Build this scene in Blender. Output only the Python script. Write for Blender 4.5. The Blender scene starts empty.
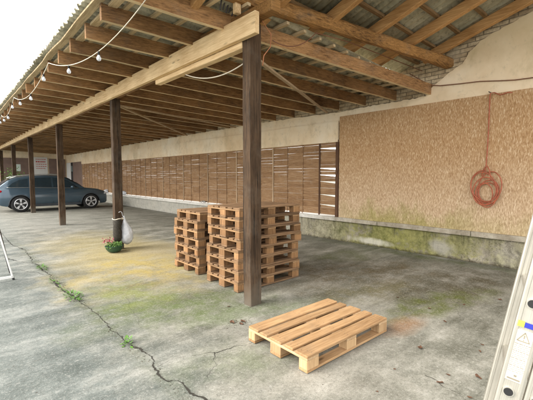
import bpy, bmesh, math, random
from mathutils import Vector, Matrix, noise
random.seed(11)
scene = bpy.context.scene
C = scene.collection
PI = math.pi

# ------------------------------------------------------------------ node helpers
class NT:
    def __init__(s, name):
        s.m = bpy.data.materials.new(name); s.m.use_nodes = True
        s.t = s.m.node_tree; s.n = s.t.nodes; s.n.clear()
        s.out = s.n.new('ShaderNodeOutputMaterial')
        s.b = s.n.new('ShaderNodeBsdfPrincipled')
        s.t.links.new(s.b.outputs[0], s.out.inputs[0])
        s.co = s.n.new('ShaderNodeTexCoord')
        s.obj = s.co.outputs['Object']
    def lk(s, a, b): s.t.links.new(a, b)
    def put(s, sock, v):
        if isinstance(v, bpy.types.NodeSocket): s.lk(v, sock)
        elif isinstance(v, (tuple, list)) and len(v) == 3 and sock.type == 'RGBA': sock.default_value = (*v, 1)
        else: sock.default_value = v
    def mapping(s, scale=(1, 1, 1), loc=(0, 0, 0), rot=(0, 0, 0), src=None):
        m = s.n.new('ShaderNodeMapping'); s.lk(src or s.obj, m.inputs[0])
        s.put(m.inputs['Scale'], scale); s.put(m.inputs['Location'], loc); s.put(m.inputs['Rotation'], rot)
        return m.outputs[0]
    def noise(s, scale=5, detail=4, rough=.55, vec=None, dist=0, col=False):
        n = s.n.new('ShaderNodeTexNoise'); s.lk(vec or s.obj, n.inputs['Vector'])
        n.inputs['Scale'].default_value = scale; n.inputs['Detail'].default_value = detail
        n.inputs['Roughness'].default_value = rough; n.inputs['Distortion'].default_value = dist
        return n.outputs['Color' if col else 'Fac']
    def voro(s, scale=5, vec=None, feature='F1', out='Distance', rnd=1):
        n = s.n.new('ShaderNodeTexVoronoi'); n.feature = feature; s.lk(vec or s.obj, n.inputs['Vector'])
        n.inputs['Scale'].default_value = scale; n.inputs['Randomness'].default_value = rnd
        return n.outputs[out]
    def ramp(s, fac, stops, interp='LINEAR'):
        r = s.n.new('ShaderNodeValToRGB'); s.lk(fac, r.inputs[0]); cr = r.color_ramp; cr.interpolation = interp
        while len(cr.elements) < len(stops): cr.elements.new(.5)
        for e, (p, c) in zip(cr.elements, stops):
            e.position = p; e.color = (*c, 1) if isinstance(c, (tuple, list)) else (c, c, c, 1)
        return r.outputs[0]
    def mix(s, fac, a, b, mode='MIX'):
        m = s.n.new('ShaderNodeMix'); m.data_type = 'RGBA'; m.blend_type = mode
        s.put(m.inputs[0], fac); s.put(m.inputs[6], a); s.put(m.inputs[7], b)
        return m.outputs[2]
    def math(s, op, a, b=0, c=None):
        m = s.n.new('ShaderNodeMath'); m.operation = op; s.put(m.inputs[0], a); s.put(m.inputs[1], b)
        if c is not None: s.put(m.inputs[2], c)
        return m.outputs[0]
    def sep(s, v=None):
        n = s.n.new('ShaderNodeSeparateXYZ'); s.lk(v or s.obj, n.inputs[0]); return n.outputs
    def comb(s, x, y, z):
        n = s.n.new('ShaderNodeCombineXYZ'); s.put(n.inputs[0], x); s.put(n.inputs[1], y); s.put(n.inputs[2], z); return n.outputs[0]
    def rnd(s):
        return s.n.new('ShaderNodeObjectInfo').outputs['Random']
    def world(s):
        return s.n.new('ShaderNodeNewGeometry').outputs['Position']
    def blob(s, vec, c, r, rot=0, soft=.5, wob=.5, sc=1.5):
        """soft elliptical patch mask in the x-y plane with a ragged edge"""
        m = s.mapping((1/r[0], 1/r[1], 0), (0, 0, 0), src=s.mapping(loc=(-c[0], -c[1], 0), src=vec))
        if rot:
            m = s.mapping((1/r[0], 1/r[1], 0), src=s.mapping(rot=(0, 0, rot), src=s.mapping(loc=(-c[0], -c[1], 0), src=vec)))
        ln = s.n.new('ShaderNodeVectorMath'); ln.operation = 'LENGTH'; s.lk(m, ln.inputs[0])
        d = s.math('ADD', ln.outputs['Value'], s.math('MULTIPLY', s.math('SUBTRACT', s.noise(sc, 5, .62, vec), .5), wob*2))
        return s.ramp(d, [(max(0, 1-soft-.35), 1.0), (1.0, 0.0)]) if False else s.ramp(s.math('MULTIPLY', d, .6), [(.6*(1-soft), 1.0), (.6*1.0, 0.0)])
    def bump(s, h, strength=.3, dist=.01):
        b = s.n.new('ShaderNodeBump'); b.inputs['Strength'].default_value = strength; b.inputs['Distance'].default_value = dist
        s.lk(h, b.inputs['Height']); s.lk(b.outputs[0], s.b.inputs['Normal'])
    def fin(s, col, rough=.8, metal=0, spec=.3):
        s.put(s.b.inputs['Base Color'], col); s.put(s.b.inputs['Roughness'], rough)
        s.b.inputs['Metallic'].default_value = metal; s.b.inputs['Specular IOR Level'].default_value = spec
        return s.m

def simple(name, col, rough=.6, metal=0, var=.15, sc=8, spec=.4):
    t = NT(name); n = t.noise(sc, 4)
    a = tuple(c*(1-var) for c in col); b = tuple(min(1, c*(1+var)) for c in col)
    return t.fin(t.ramp(n, [(.3, a), (.7, b)]), rough, metal, spec)

def wood(name, dark, light, axis='x', grain=1.0, rough=.75, knots=True, wear=0, objvar=.3, dirt=None):
    """axis = direction of the fibres in object space"""
    t = NT(name)
    off = t.n.new('ShaderNodeVectorMath'); off.operation = 'ADD'
    t.lk(t.obj, off.inputs[0]); r = t.rnd()
    sc = t.n.new('ShaderNodeVectorMath'); sc.operation = 'SCALE'; sc.inputs[0].default_value = (37, 23, 11); t.lk(r, sc.inputs['Scale'])
    t.lk(sc.outputs[0], off.inputs[1]); v = off.outputs[0]
    s = {'x': (1.2, 22, 22), 'y': (22, 1.2, 22), 'z': (22, 22, 1.2)}[axis]
    g = t.noise(2.2*grain, 6, .65, t.mapping(s, src=v), dist=.4)
    g2 = t.noise(9*grain, 3, .6, t.mapping(s, src=v))
    big = t.noise(1.7, 3, .6, v)
    f = t.math('ADD', t.math('MULTIPLY', g, .6), t.math('MULTIPLY', g2, .25))
    f = t.math('ADD', f, t.math('MULTIPLY', big, .35))
    mid = tuple((a+b)/2 for a, b in zip(dark, light))
    col = t.ramp(f, [(.42, dark), (.58, mid), (.74, light)])
    if knots:
        k = t.voro(3.2, t.mapping({'x': (.45, 1.6, 1.6), 'y': (1.6, .45, 1.6), 'z': (1.6, 1.6, .45)}[axis], src=v))
        kf = t.ramp(k, [(.03, 1.0), (.1, 0.0)])
        col = t.mix(t.math('MULTIPLY', kf, .7), col, tuple(c*.35 for c in dark))
    if axis == 'z' and objvar < .25:                      # long drying cracks in the posts
        ck = t.noise(1, 4, .6, t.mapping((34, 34, .9), src=v), dist=.3)
        col = t.mix(t.ramp(ck, [(.36, .9), (.4, 0.0)]), col, (.008, .006, .004))
    if wear:
        w = t.ramp(t.noise(3.0, 6, .7, v), [(.5, 0.0), (.68, 1.0)])
        col = t.mix(t.math('MULTIPLY', w, wear), col, (.16, .14, .115))
    if dirt:
        z = t.sep(t.world())[2]
        m = t.math('ADD', z, t.math('MULTIPLY', t.noise(4, 4, .6), .5))
        col = t.mix(t.ramp(m, [(.25, .8), (.6, 0.0)]), col, dirt)
    hv = t.n.new('ShaderNodeHueSaturation'); t.lk(col, hv.inputs['Color'])
    hv.inputs['Saturation'].default_value = 1
    t.lk(t.math('ADD', 1-objvar/2, t.math('MULTIPLY', r, objvar)), hv.inputs['Value'])
    t.bump(f, .35, .004)
    return t.fin(hv.outputs[0], rough, 0, .25)

# ------------------------------------------------------------------ materials
def mat_ground():
    t = NT('concrete_floor'); v = t.obj
    n1 = t.noise(.45, 6, .6, v); n2 = t.noise(2.3, 8, .68, v); n3 = t.noise(16, 6, .72, v); n4 = t.noise(95, 3, .6, v)
    st = t.noise(1.6, 7, .66, t.mapping((.35, 1.5, 1), rot=(0, 0, .5), src=v), dist=.6)
    f = t.math('ADD', t.math('MULTIPLY', n2, .5), t.math('MULTIPLY', st, .5))
    base = t.ramp(f, [(.36, (.10, .10, .075)), (.46, (.2, .2, .165)), (.54, (.31, .305, .26)), (.65, (.48, .47, .42))])
    xs = t.sep(v)
    # open yard: cooler, slightly bluer, smoother concrete
    yard = t.ramp(t.math('ADD', xs[0], t.math('MULTIPLY', t.noise(3, 3), .05)), [(.0, 1.0), (1.0, 1.0)])
    ymask = t.ramp(t.math('ADD', t.math('MULTIPLY', xs[0], .5), t.math('MULTIPLY', t.math('SUBTRACT', n2, .5), 1.1)), [(.35, 1.0), (.95, 0.0)])
    yc = t.ramp(f, [(.36, (.085, .105, .098)), (.5, (.17, .195, .185)), (.63, (.31, .33, .31))])
    col = t.mix(t.math('MULTIPLY', ymask, .85), base, yc)
    # stains and other colour patches with their own outline
    def add(col, c, r, color, amt, rot=0, soft=.6, wob=.6, sc=1.5, brk=None):
        m = t.blob(v, c, r, rot, soft, wob, sc)
        if brk: m = t.math('MULTIPLY', m, t.ramp(t.noise(brk, 6, .7, v), [(.38, 0.1), (.58, 1.0)]))
        return t.mix(t.math('MULTIPLY', m, amt), col, color)
    col = add(col, (2.7, 8.3), (1.5, 3.4), (.5, .42, .2), .55, 0, .7, .7, 1.1)  # pale yellow patches, here and in the next two calls
    col = add(col, (2.6, 6.0), (1.7, 1.9), (.5, .4, .15), .9, .1, .7, .7, 1.3, 2.2)
    col = add(col, (3.2, 7.3), (1.7, 1.2), (.52, .42, .2), .5, .3, .7, .6, 1.6)
    col = add(col, (4.6, 6.6), (2.2, 1.5), (.43, .4, .33), .45, .3, .7, .6, 1.6)
    col = add(col, (3.0, 15), (4.5, 5), (.36, .37, .34), .5, 0, .8, .5, .6)
    col = add(col, (2.0, 3.9), (1.3, .85), (.12, .16, .05), .85, .3, .7, .8, 2.0, 2.5)
    col = add(col, (1.8, 4.8), (.6, 1.0), (.24, .27, .08), .7, 0, .7, .8, 2.0, 3)
    col = add(col, (2.8, 3.0), (1.0, .5), (.14, .19, .08), .6, .5, .7, .8, 2.0, 3)
    col = add(col, (4.9, 3.3), (2.2, .9), (.13, .10, .05), .8, .45, .7, .8, 1.8, 2.5)  # dark brown patch right of the pallet stacks
    col = add(col, (5.9, 4.1), (1.2, .7), (.12, .14, .06), .7, .3, .7, .8, 1.8, 2.5)
    col = add(col, (5.6, 1.9), (1.8, .8), (.085, .07, .035), .85, .1, .7, .8, 1.6, 2.2)
    col = add(col, (4.5, 1.75), (1.4, .36), (.10, .12, .02), .9, .25, .6, .7, 2.5, 4)
    col = add(col, (6.95, 3.4), (.28, 3.2), (.10, .12, .04), .8, 0, .7, .6, 2.5, 4)
    col = add(col, (3.55, 1.72), (.5, .2), (.30, .14, .045), .75, .1, .8, .5, 3.0)  # reddish shadow beside the loose pallet, painted into the floor colour
    col = add(col, (2.9, 2.2), (1.3, 1.0), (.40, .38, .34), .35, .1, .8, .6, 2.0)
    col = add(col, (1.2, 6.5), (.12, 6), (.12, .14, .08), .6, 0, .8, .6, 3.0, 5)
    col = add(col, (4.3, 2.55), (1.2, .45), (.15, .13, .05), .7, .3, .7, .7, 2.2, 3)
    col = add(col, (1.9, 2.3), (.9, .5), (.22, .25, .15), .5, .3, .8, .7, 2.2, 3)
    col = add(col, (3.6, 4.9), (1.3, .8), (.3, .27, .14), .5, .1, .8, .7, 2, 3)
    col = add(col, (2.0, 1.7), (.9, .35), (.48, .45, .39), .5, .6, .8, .8, 3)
    # speckle, grit and pits
    col = t.mix(t.ramp(n3, [(.35, .5), (.5, 0.0)]), col, t.mix(.5, col, (.07, .065, .055)))
    col = t.mix(t.ramp(n3, [(.56, 0.0), (.7, .45)]), col, (.5, .49, .45))
    col = t.mix(t.ramp(n4, [(.3, .55), (.44, 0.0), (.58, 0.0), (.7, .0)]), col, (.09, .085, .075))
    col = t.mix(t.ramp(n4, [(.58, .0), (.7, .5)]), col, (.55, .54, .5))
    spots = t.ramp(t.voro(3.1, v), [(.02, .75), (.045, 0.0)])
    col = t.mix(spots, col, (.06, .055, .045))
    sc = t.voro(.55, t.mix(.12, v, t.noise(3, 5, .6, v, col=True)), 'DISTANCE_TO_EDGE')
    hair = t.math('MULTIPLY', t.ramp(sc, [(.0, .45), (.0025, 0.0)]), t.ramp(t.noise(.8, 3, .5, v), [(.5, 0.0), (.6, 1.0)]))
    col = t.mix(hair, col, (.08, .075, .06))
    n5 = t.noise(38, 5, .75, v)
    col = t.mix(t.ramp(n5, [(.36, .75), (.47, 0.0)]), col, t.mix(.45, col, (.05, .05, .04)))
    col = t.mix(t.ramp(n5, [(.55, .0), (.66, .5)]), col, t.mix(.6, col, (.66, .64, .58)))
    hv = t.n.new('ShaderNodeHueSaturation'); t.lk(col, hv.inputs['Color']); hv.inputs['Value'].default_value = .82; hv.inputs['Saturation'].default_value = 1.08; col = hv.outputs[0]
    h = t.math('ADD', t.math('ADD', t.math('MULTIPLY', n2, .5), t.math('MULTIPLY', n3, .25)), t.math('MULTIPLY', n4, .12))
    t.bump(h, .55, .02)
    return t.fin(col, t.ramp(n2, [(.3, .62), (.7, .9)]), 0, .3)

def mat_osb():
    t = NT('osb_board'); v = t.obj
    # long chips mostly upright, jumbled
    wob = t.mix(.035, v, t.noise(2.5, 2, .5, v, col=True))
    a = t.voro(1, t.mapping((1, 130, 26), rot=(.3, 0, 0), src=wob), out='Color')
    b = t.voro(1, t.mapping((1, 115, 24), rot=(-.4, 0, 0), loc=(0, 3, 7), src=wob), out='Color')
    c = t.voro(1, t.mapping((1, 160, 34), rot=(.0, 0, 0), loc=(0, 5, 1), src=wob), out='Color')
    sa, sb, sc2 = t.sep(a)[0], t.sep(b)[1], t.sep(c)[2]
    f = t.math('ADD', t.math('ADD', t.math('MULTIPLY', sa, .4), t.math('MULTIPLY', sb, .35)), t.math('MULTIPLY', sc2, .25))
    fine = t.noise(30, 3, .6, t.mapping((1, 4, .7), src=v))
    f = t.math('ADD', f, t.math('MULTIPLY', t.math('SUBTRACT', fine, .5), .3))
    col = t.ramp(f, [(.1, (.3, .16, .07)), (.34, (.43, .25, .115)), (.52, (.49, .3, .15)), (.7, (.56, .37, .205)), (.88, (.74, .58, .39))])
    z = t.sep(v)[2]
    big = t.noise(1.1, 5, .6, v)
    grey = t.ramp(t.math('ADD', z, t.math('MULTIPLY', t.math('SUBTRACT', big, .5), 1.2)), [(.0, 1.0), (.24, 1.0), (.9, 0.0)])
    zz = t.math('ADD', t.math('MULTIPLY', z, .4), t.math('MULTIPLY', t.math('SUBTRACT', big, .5), .3))
    col = t.mix(t.ramp(zz, [(.25, .6), (.85, 0.0)]), col, t.mix(t.ramp(f, [(.25, 0.0), (.7, 1.0)]), (.42, .32, .21), (.7, .58, .43)))
    y = t.sep(v)[1]
    moss = t.ramp(t.math('ADD', z, t.math('MULTIPLY', t.math('SUBTRACT', t.noise(1.6, 7, .7, t.mapping((1, 1.6, .8), src=v)), .5), 1.7)), [(.62, 1.0), (1.0, 0.0)])
    my = t.ramp(t.math('MULTIPLY', y, .2), [(.0, .35), (.42, .45), (.6, 1.0), (.88, 1.0), (1.0, .3)])
    mm = t.math('MULTIPLY', t.math('MULTIPLY', moss, my), .8)
    col = t.mix(mm, col, t.mix(f, (.14, .13, .025), (.46, .39, .14)))
    t.bump(f, .3, .003)
    return t.fin(col, .7, 0, .25)

def mat_plaster():
    t = NT('cream_plaster'); v = t.obj
    n = t.noise(.9, 6, .62, v); n2 = t.noise(7, 6, .7, v); n3 = t.noise(1.6, 6, .68, t.mapping((1, 1, .6), src=v))
    col = t.ramp(n, [(.32, (.78, .6, .39)), (.5, (.89, .73, .52)), (.7, (.93, .82, .65))])
    col = t.mix(t.ramp(n3, [(.52, 0.0), (.72, .6)]), col, (.5, .38, .2))
    col = t.mix(t.ramp(n2, [(.3, .5), (.45, 0.0)]), col, (.55, .45, .3))
    z = t.sep(v)[2]
    dirty = t.ramp(t.math('ADD', z, t.math('MULTIPLY', n, 1.2)), [(.0, 0.0), (.9, 0.0)])
    up = t.ramp(t.math('MULTIPLY', t.math('ADD', z, t.math('MULTIPLY', n3, 1.0)), .2), [(.76, 0.0), (.9, .55)])
    col = t.mix(up, col, (.5, .4, .22))
    br = t.n.new('ShaderNodeTexBrick'); s = t.sep(v); t.lk(t.comb(s[1], s[2], 0), br.inputs[0])
    br.inputs['Scale'].default_value = 4; br.inputs['Mortar Size'].default_value = .02
    cr = t.voro(1.3, t.mix(.15, v, t.noise(4, 4, .6, v, col=True)), 'DISTANCE_TO_EDGE')
    crk = t.math('MULTIPLY', t.ramp(cr, [(.0, .4), (.003, 0.0)]), t.ramp(t.noise(1.1, 2, .5, v), [(.58, 0.0), (.64, 1.0)]))
    col = t.mix(crk, col, (.4, .3, .18))
    t.bump(t.math('ADD', t.math('MULTIPLY', n2, .6), n), .5, .012)
    return t.fin(col, .9, 0, .15)

def mat_brick():
    t = NT('old_brick'); v = t.obj; s = t.sep(v)
    vec = t.comb(s[1], s[2], s[0])
    vec = t.mix(.012, vec, t.noise(6, 3, .6, v, col=True))
    br = t.n.new('ShaderNodeTexBrick'); t.lk(vec, br.inputs[0])
    br.inputs['Scale'].default_value = 1; br.inputs['Brick Width'].default_value = .25; br.inputs['Row Height'].default_value = .075
    br.inputs['Mortar Size'].default_value = .009; br.inputs['Mortar Smooth'].default_value = .2
    br.inputs['Color1'].default_value = (.48, .36, .22, 1); br.inputs['Color2'].default_value = (.7, .57, .38, 1)
    br.inputs['Mortar'].default_value = (.26, .21, .14, 1)
    n = t.noise(12, 6, .7, v)
    col = t.mix(t.ramp(n, [(.35, .6), (.6, 0.0)]), br.outputs['Color'], (.16, .11, .07))
    col = t.mix(t.ramp(t.noise(2.5, 4, .6, v), [(.5, 0.0), (.65, .5)]), col, (.5, .42, .3))
    t.bump(t.math('SUBTRACT', t.math('MULTIPLY', n, .4), br.outputs['Fac']), .8, .01)
    return t.fin(col, .95, 0, .15)

def mat_plinth():
    t = NT('mossy_concrete'); v = t.obj; s = t.sep(v)
    n = t.noise(1.3, 7, .68, v); n2 = t.noise(9, 6, .72, v); n3 = t.noise(38, 3, .7, v)
    col = t.ramp(n2, [(.32, (.13, .12, .09)), (.48, (.3, .28, .23)), (.66, (.48, .45, .38))])
    col = t.mix(t.ramp(t.noise(.9, 5, .65, t.mapping(loc=(4, 2, 0), src=v)), [(.42, .6), (.6, 0.0)]), col, (.42, .37, .3))
    pocks = t.ramp(n3, [(.36, .8), (.46, 0.0)])
    col = t.mix(t.math('MULTIPLY', pocks, t.ramp(t.noise(2, 3, .6, v), [(.45, .1), (.6, 1.0)])), col, (.05, .045, .035))
    my = t.ramp(t.math('MULTIPLY', s[1], .1), [(.0, .45), (.16, .35), (.24, .8), (.36, 1.0), (.47, .9), (.56, .35), (1.0, .15)])
    mo = t.math('MULTIPLY', t.ramp(t.math('ADD', n, t.math('MULTIPLY', t.math('SUBTRACT', n2, .5), .4)), [(.39, 0.15), (.49, 1.0)]), my)
    col = t.mix(t.math('MULTIPLY', mo, .9), col, t.ramp(n2, [(.3, (.10, .11, .022)), (.65, (.30, .29, .085))]))
    wh = t.blob(t.comb(s[1], s[2], 0), (2.75, .2), (.3, .2), 0, .6, .7, 4)
    wh2 = t.blob(t.comb(s[1], s[2], 0), (4.3, .1), (.6, .1), 0, .6, .7, 4)
    col = t.mix(t.math('MULTIPLY', wh, .7), col, (.42, .4, .36)); col = t.mix(t.math('MULTIPLY', wh2, .8), col, (.6, .58, .5))
    run = t.noise(1, 5, .7, t.mapping((1, 7, 1.1), src=v)); col = t.mix(t.math('MULTIPLY', t.ramp(run, [(.5, 0.0), (.62, .7)]), t.ramp(s[2], [(.2, .3), (.5, 1.0)])), col, (.07, .06, .035))
    foot = t.ramp(t.math('ADD', s[2], t.math('MULTIPLY', n2, .14)), [(.07, .85), (.13, 0.0)]); col = t.mix(foot, col, (.06, .05, .03))
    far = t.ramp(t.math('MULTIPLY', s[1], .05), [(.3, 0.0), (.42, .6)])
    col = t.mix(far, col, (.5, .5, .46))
    t.bump(t.math('ADD', n2, t.math('MULTIPLY', n3, .5)), .8, .02)
    return t.fin(col, .95, 0, .15)

def mat_ledge():
    t = NT('ledge_stone'); v = t.obj; s = t.sep(v)
    n = t.noise(3, 7, .7, v); n2 = t.noise(30, 4, .7, v)
    col = t.ramp(n, [(.3, (.2, .17, .12)), (.5, (.36, .32, .25)), (.7, (.52, .48, .39))])
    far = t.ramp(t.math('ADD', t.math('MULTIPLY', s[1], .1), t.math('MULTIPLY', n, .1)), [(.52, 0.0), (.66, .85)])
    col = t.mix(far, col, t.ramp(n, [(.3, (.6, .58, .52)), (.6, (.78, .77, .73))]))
    col = t.mix(t.ramp(n2, [(.3, .6), (.42, 0.0)]), col, (.09, .08, .05))
    t.bump(n, .5, .015)
    return t.fin(col, .9, 0, .2)

def mat_sheet():
    t = NT('fibre_cement_sheet'); v = t.obj
    n = t.noise(1.2, 6, .65, v); n2 = t.noise(14, 5, .7, v)
    col = t.ramp(n, [(.3, (.2, .175, .11)), (.5, (.4, .36, .25)), (.7, (.6, .54, .4))])
    col = t.mix(t.ramp(n2, [(.3, .6), (.5, 0.0)]), col, (.07, .07, .05))
    t.bump(n2, .4, .006)
    return t.fin(col, .9, 0, .2)

def mat_slat():
    t = NT('weathered_slats'); v = t.obj; s = t.sep(v)
    row = t.math('FLOOR', t.math('MULTIPLY', t.math('SUBTRACT', s[2], .625), 1/.084))
    cb = t.n.new('ShaderNodeTexWhiteNoise'); cb.noise_dimensions = '2D'; t.lk(t.comb(row, t.math('FLOOR', t.math('MULTIPLY', s[1], 1/.575)), 0), cb.inputs[0])
    g = t.noise(3, 6, .65, t.mapping((20, 1.5, 30), src=v)); n = t.noise(9, 5, .7, v)
    f = t.math('ADD', t.math('MULTIPLY', g, .8), t.math('MULTIPLY', t.math('SUBTRACT', cb.outputs[0], .5), .12))
    col = t.ramp(f, [(.2, (.17, .09, .045)), (.4, (.33, .195, .10)), (.58, (.47, .31, .18)), (.75, (.6, .45, .29))])
    col = t.mix(t.ramp(n, [(.55, 0.0), (.75, .5)]), col, (.42, .36, .27))
    t.bump(g, .4, .004)
    return t.fin(col, .8, 0, .2)

M = {}
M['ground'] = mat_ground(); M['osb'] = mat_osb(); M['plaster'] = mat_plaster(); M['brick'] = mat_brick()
M['plinth'] = mat_plinth(); M['ledge'] = mat_ledge(); M['sheet'] = mat_sheet(); M['slat'] = mat_slat()
M['joist'] = wood('joist_dark_wood', (.075, .035, .014), (.38, .21, .09), 'x', 1, .8, wear=.25, objvar=.5)
M['joist_edge'] = wood('joist_sawn_edge', (.42, .3, .16), (.74, .58, .36), 'x', 1, .8, objvar=.4)
M['bark'] = wood('tie_beam_wood', (.04, .017, .005), (.42, .22, .075), 'x', 1.4, .85, wear=.3)
M['beam'] = wood('planed_beam', (.5, .31, .14), (.86, .65, .38), 'y', .8, .7, objvar=.1)
M['rafter'] = wood('fresh_rafter', (.28, .13, .04), (.62, .36, .15), 'y', 1, .75, objvar=.4)
M['batten'] = wood('batten_wood', (.3, .21, .11), (.66, .52, .32), 'y', 1, .8)
M['batten_dark'] = wood('batten_dark_wood', (.09, .05, .022), (.3, .19, .09), 'x', 1, .8)
M['post'] = wood('weathered_post', (.015, .009, .005), (.105, .064, .036), 'z', 1, .85, wear=.2, objvar=.2, dirt=(.13, .11, .085))
M['palT'] = wood('pallet_board_wood', (.22, .12, .05), (.5, .32, .165), 'x', 1, .75, objvar=.4, wear=.22)
M['palB'] = wood('pallet_block_wood', (.28, .16, .075), (.58, .4, .22), 'z', 1, .8, objvar=.35)
M['palC'] = wood('pallet_cross_wood', (.28, .17, .085), (.58, .42, .25), 'y', 1, .8, objvar=.35)
M['palTs'] = wood('old_pallet_board_wood', (.09, .05, .027), (.3, .185, .1), 'x', 1, .8, objvar=.5, wear=.15)
M['palBs'] = wood('old_pallet_block_wood', (.11, .052, .02), (.37, .21, .1), 'z', 1, .8, objvar=.5)
M['palCs'] = wood('old_pallet_cross_wood', (.15, .08, .036), (.38, .24, .125), 'y', 1, .8, objvar=.5)
M['frame'] = wood('dark_frame_wood', (.05, .025, .015), (.13, .07, .04), 'z', 1, .8)
M['strip'] = wood('pale_strip_wood', (.32, .22, .13), (.52, .39, .26), 'z', 1, .8)
M['brace'] = wood('brace_wood', (.26, .18, .1), (.5, .38, .25), 'x', 1, .8)
M['dark'] = simple('crack_dirt', (.035, .032, .025), .95, sc=30)
M['door'] = simple('brown_door_paint', (.2, .135, .11), .6, sc=3)
M['whitep'] = simple('white_panel', (.75, .75, .73), .6, sc=3, var=.06)
M['redp'] = simple('red_lettering', (.5, .06, .05), .6)
M['glasswin'] = simple('window_pane', (.62, .72, .66), .15, sc=2)
M['rubber'] = simple('black_rubber', (.02, .02, .02), .8)
M['cord'] = simple('white_cord', (.62, .56, .45), .5, var=.05)
M['brown_cord'] = simple('brown_cord', (.2, .09, .05), .6)
M['hose'] = simple('red_brown_hose', (.42, .12, .06), .45, var=.25, sc=14)
M['green_bowl'] = simple('green_bowl_plastic', (.03, .08, .045), .4)
M['leaf'] = simple('plant_leaf', (.09, .19, .035), .6, var=.5, sc=40)
M['leaf2'] = simple('pot_leaf', (.14, .26, .06), .6, var=.5, sc=40)
M['petal'] = simple('pink_petal', (.36, .06, .1), .6, var=.4, sc=40)
M['deadleaf'] = simple('dead_leaf', (.11, .055, .03), .8, var=.5, sc=30)
M['bin'] = simple('dark_wicker', (.035, .03, .022), .8, var=.5, sc=40)
M['steel'] = simple('galvanised_steel', (.5, .5, .48), .35, .8, sc=20)
M['rod'] = simple('dark_rod', (.06, .05, .05), .5)
M['twine'] = simple('orange_twine', (.42, .17, .08), .7)

def mat_alu():
    t = NT('ladder_aluminium'); v = t.obj
    n = t.noise(5, 4, .6, t.mapping((40, 1, .6), src=v)); n2 = t.noise(10, 5, .7, v)
    col = t.ramp(n, [(.3, (.42, .4, .345)), (.7, (.58, .555, .49))])
    col = t.mix(t.ramp(n2, [(.55, 0.0), (.75, .35)]), col, (.33, .3, .24))
    return t.fin(col, t.ramp(n2, [(.3, .3), (.7, .5)]), .55, .5)
M['alu'] = mat_alu()
def mat_bag():
    t = NT('white_plastic_bag'); n = t.noise(14, 4, .6)
    t.bump(n, .8, .02); t.b.inputs['Transmission Weight'].default_value = .15
    return t.fin(t.ramp(n, [(.3, (.6, .63, .68)), (.7, (.86, .87, .9))]), .35, 0, .5)
M['bag'] = mat_bag()
def mat_glassbulb():
    t = NT('bulb_glass'); t.b.inputs['Transmission Weight'].default_value = .4
    return t.fin((.85, .87, .9), .12, 0, .5)
M['bulb'] = mat_glassbulb()
def mat_paint():
    t = NT('car_paint'); t.b.inputs['Coat Weight'].default_value = .8; t.b.inputs['Coat Roughness'].default_value = .08
    n = t.noise(2, 4, .6)
    return t.fin(t.ramp(n, [(.3, (.045, .08, .11)), (.7, (.06, .1, .135))]), .38, .45, .5)
M['paint'] = mat_paint()
M['carglass'] = simple('car_glass', (.02, .035, .045), .06, 0, spec=.8)
M['clad'] = simple('car_cladding', (.05, .06, .07), .6)
M['rim'] = simple('alloy_rim', (.72, .73, .75), .3, .6)
M['taillight'] = simple('tail_light', (.55, .02, .03), .2)
M['headlight'] = simple('head_light', (.7, .74, .78), .1)
M['hub'] = simple('wheel_dark', (.03, .03, .035), .6)

# ------------------------------------------------------------------ mesh helpers
def bxv(bm, p0, p1, mi=0):
    x0, y0, z0 = p0; x1, y1, z1 = p1
    vs = [bm.verts.new(p) for p in [(x0, y0, z0), (x1, y0, z0), (x1, y1, z0), (x0, y1, z0), (x0, y0, z1), (x1, y0, z1), (x1, y1, z1), (x0, y1, z1)]]
    for f in [(3, 2, 1, 0), (4, 5, 6, 7), (0, 1, 5, 4), (1, 2, 6, 5), (2, 3, 7, 6), (3, 0, 4, 7)]:
        fc = bm.faces.new([vs[i] for i in f]); fc.material_index = mi
    return vs
def bar(bm, a, b, w, h, up=Vector((0, 0, 1)), seg=1, jit=0, mi=0):
    """rectangular bar from a to b, width w, height h (centre line)"""
    a, b = Vector(a), Vector(b); d = (b-a).normalized()
    s = d.cross(up)
    if s.length < 1e-4: s = d.cross(Vector((1, 0, 0)))
    s.normalize(); u = s.cross(d).normalized()
    rings = []
    for k in range(seg+1):
        p = a.lerp(b, k/seg)
        if 0 < k < seg: p = p + s*random.uniform(-jit, jit) + u*random.uniform(-jit, jit)
        rings.append([bm.verts.new(p+s*(w/2*i)+u*(h/2*j)) for i, j in ((-1, -1), (1, -1), (1, 1), (-1, 1))])
    for r, q in zip(rings, rings[1:]):
        for i in range(4):
            f = bm.faces.new([r[i], r[(i+1) % 4], q[(i+1) % 4], q[i]]); f.material_index = mi
    bm.faces.new(rings[0][::-1]); bm.faces.new(rings[-1])
    return rings
def tube(bm, pts, r, seg=8, closed=False):
    pts = [Vector(p) for p in pts]; n = len(pts); rings = []
    prev = None
    for i, p in enumerate(pts):
        if closed: d = pts[(i+1) % n]-pts[i-1]
        else: d = pts[min(i+1, n-1)]-pts[max(i-1, 0)]
        d.normalize()
        if prev is None:
            s = d.orthogonal().normalized()
        else:
            s = (prev - d*prev.dot(d)).normalized()
        prev = s; u = d.cross(s)
        rr = r[i] if isinstance(r, (list, tuple)) else r
        rings.append([bm.verts.new(p+(s*math.cos(2*PI*k/seg)+u*math.sin(2*PI*k/seg))*rr) for k in range(seg)])
    rng = range(n if closed else n-1)
    for i in rng:
        a, b = rings[i], rings[(i+1) % n]
        for k in range(seg): 
            f = bm.faces.new([a[k], a[(k+1) % seg], b[(k+1) % seg], b[k]]); f.smooth = True
    if not closed:
        bm.faces.new(rings[0][::-1]); bm.faces.new(rings[-1])
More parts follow.
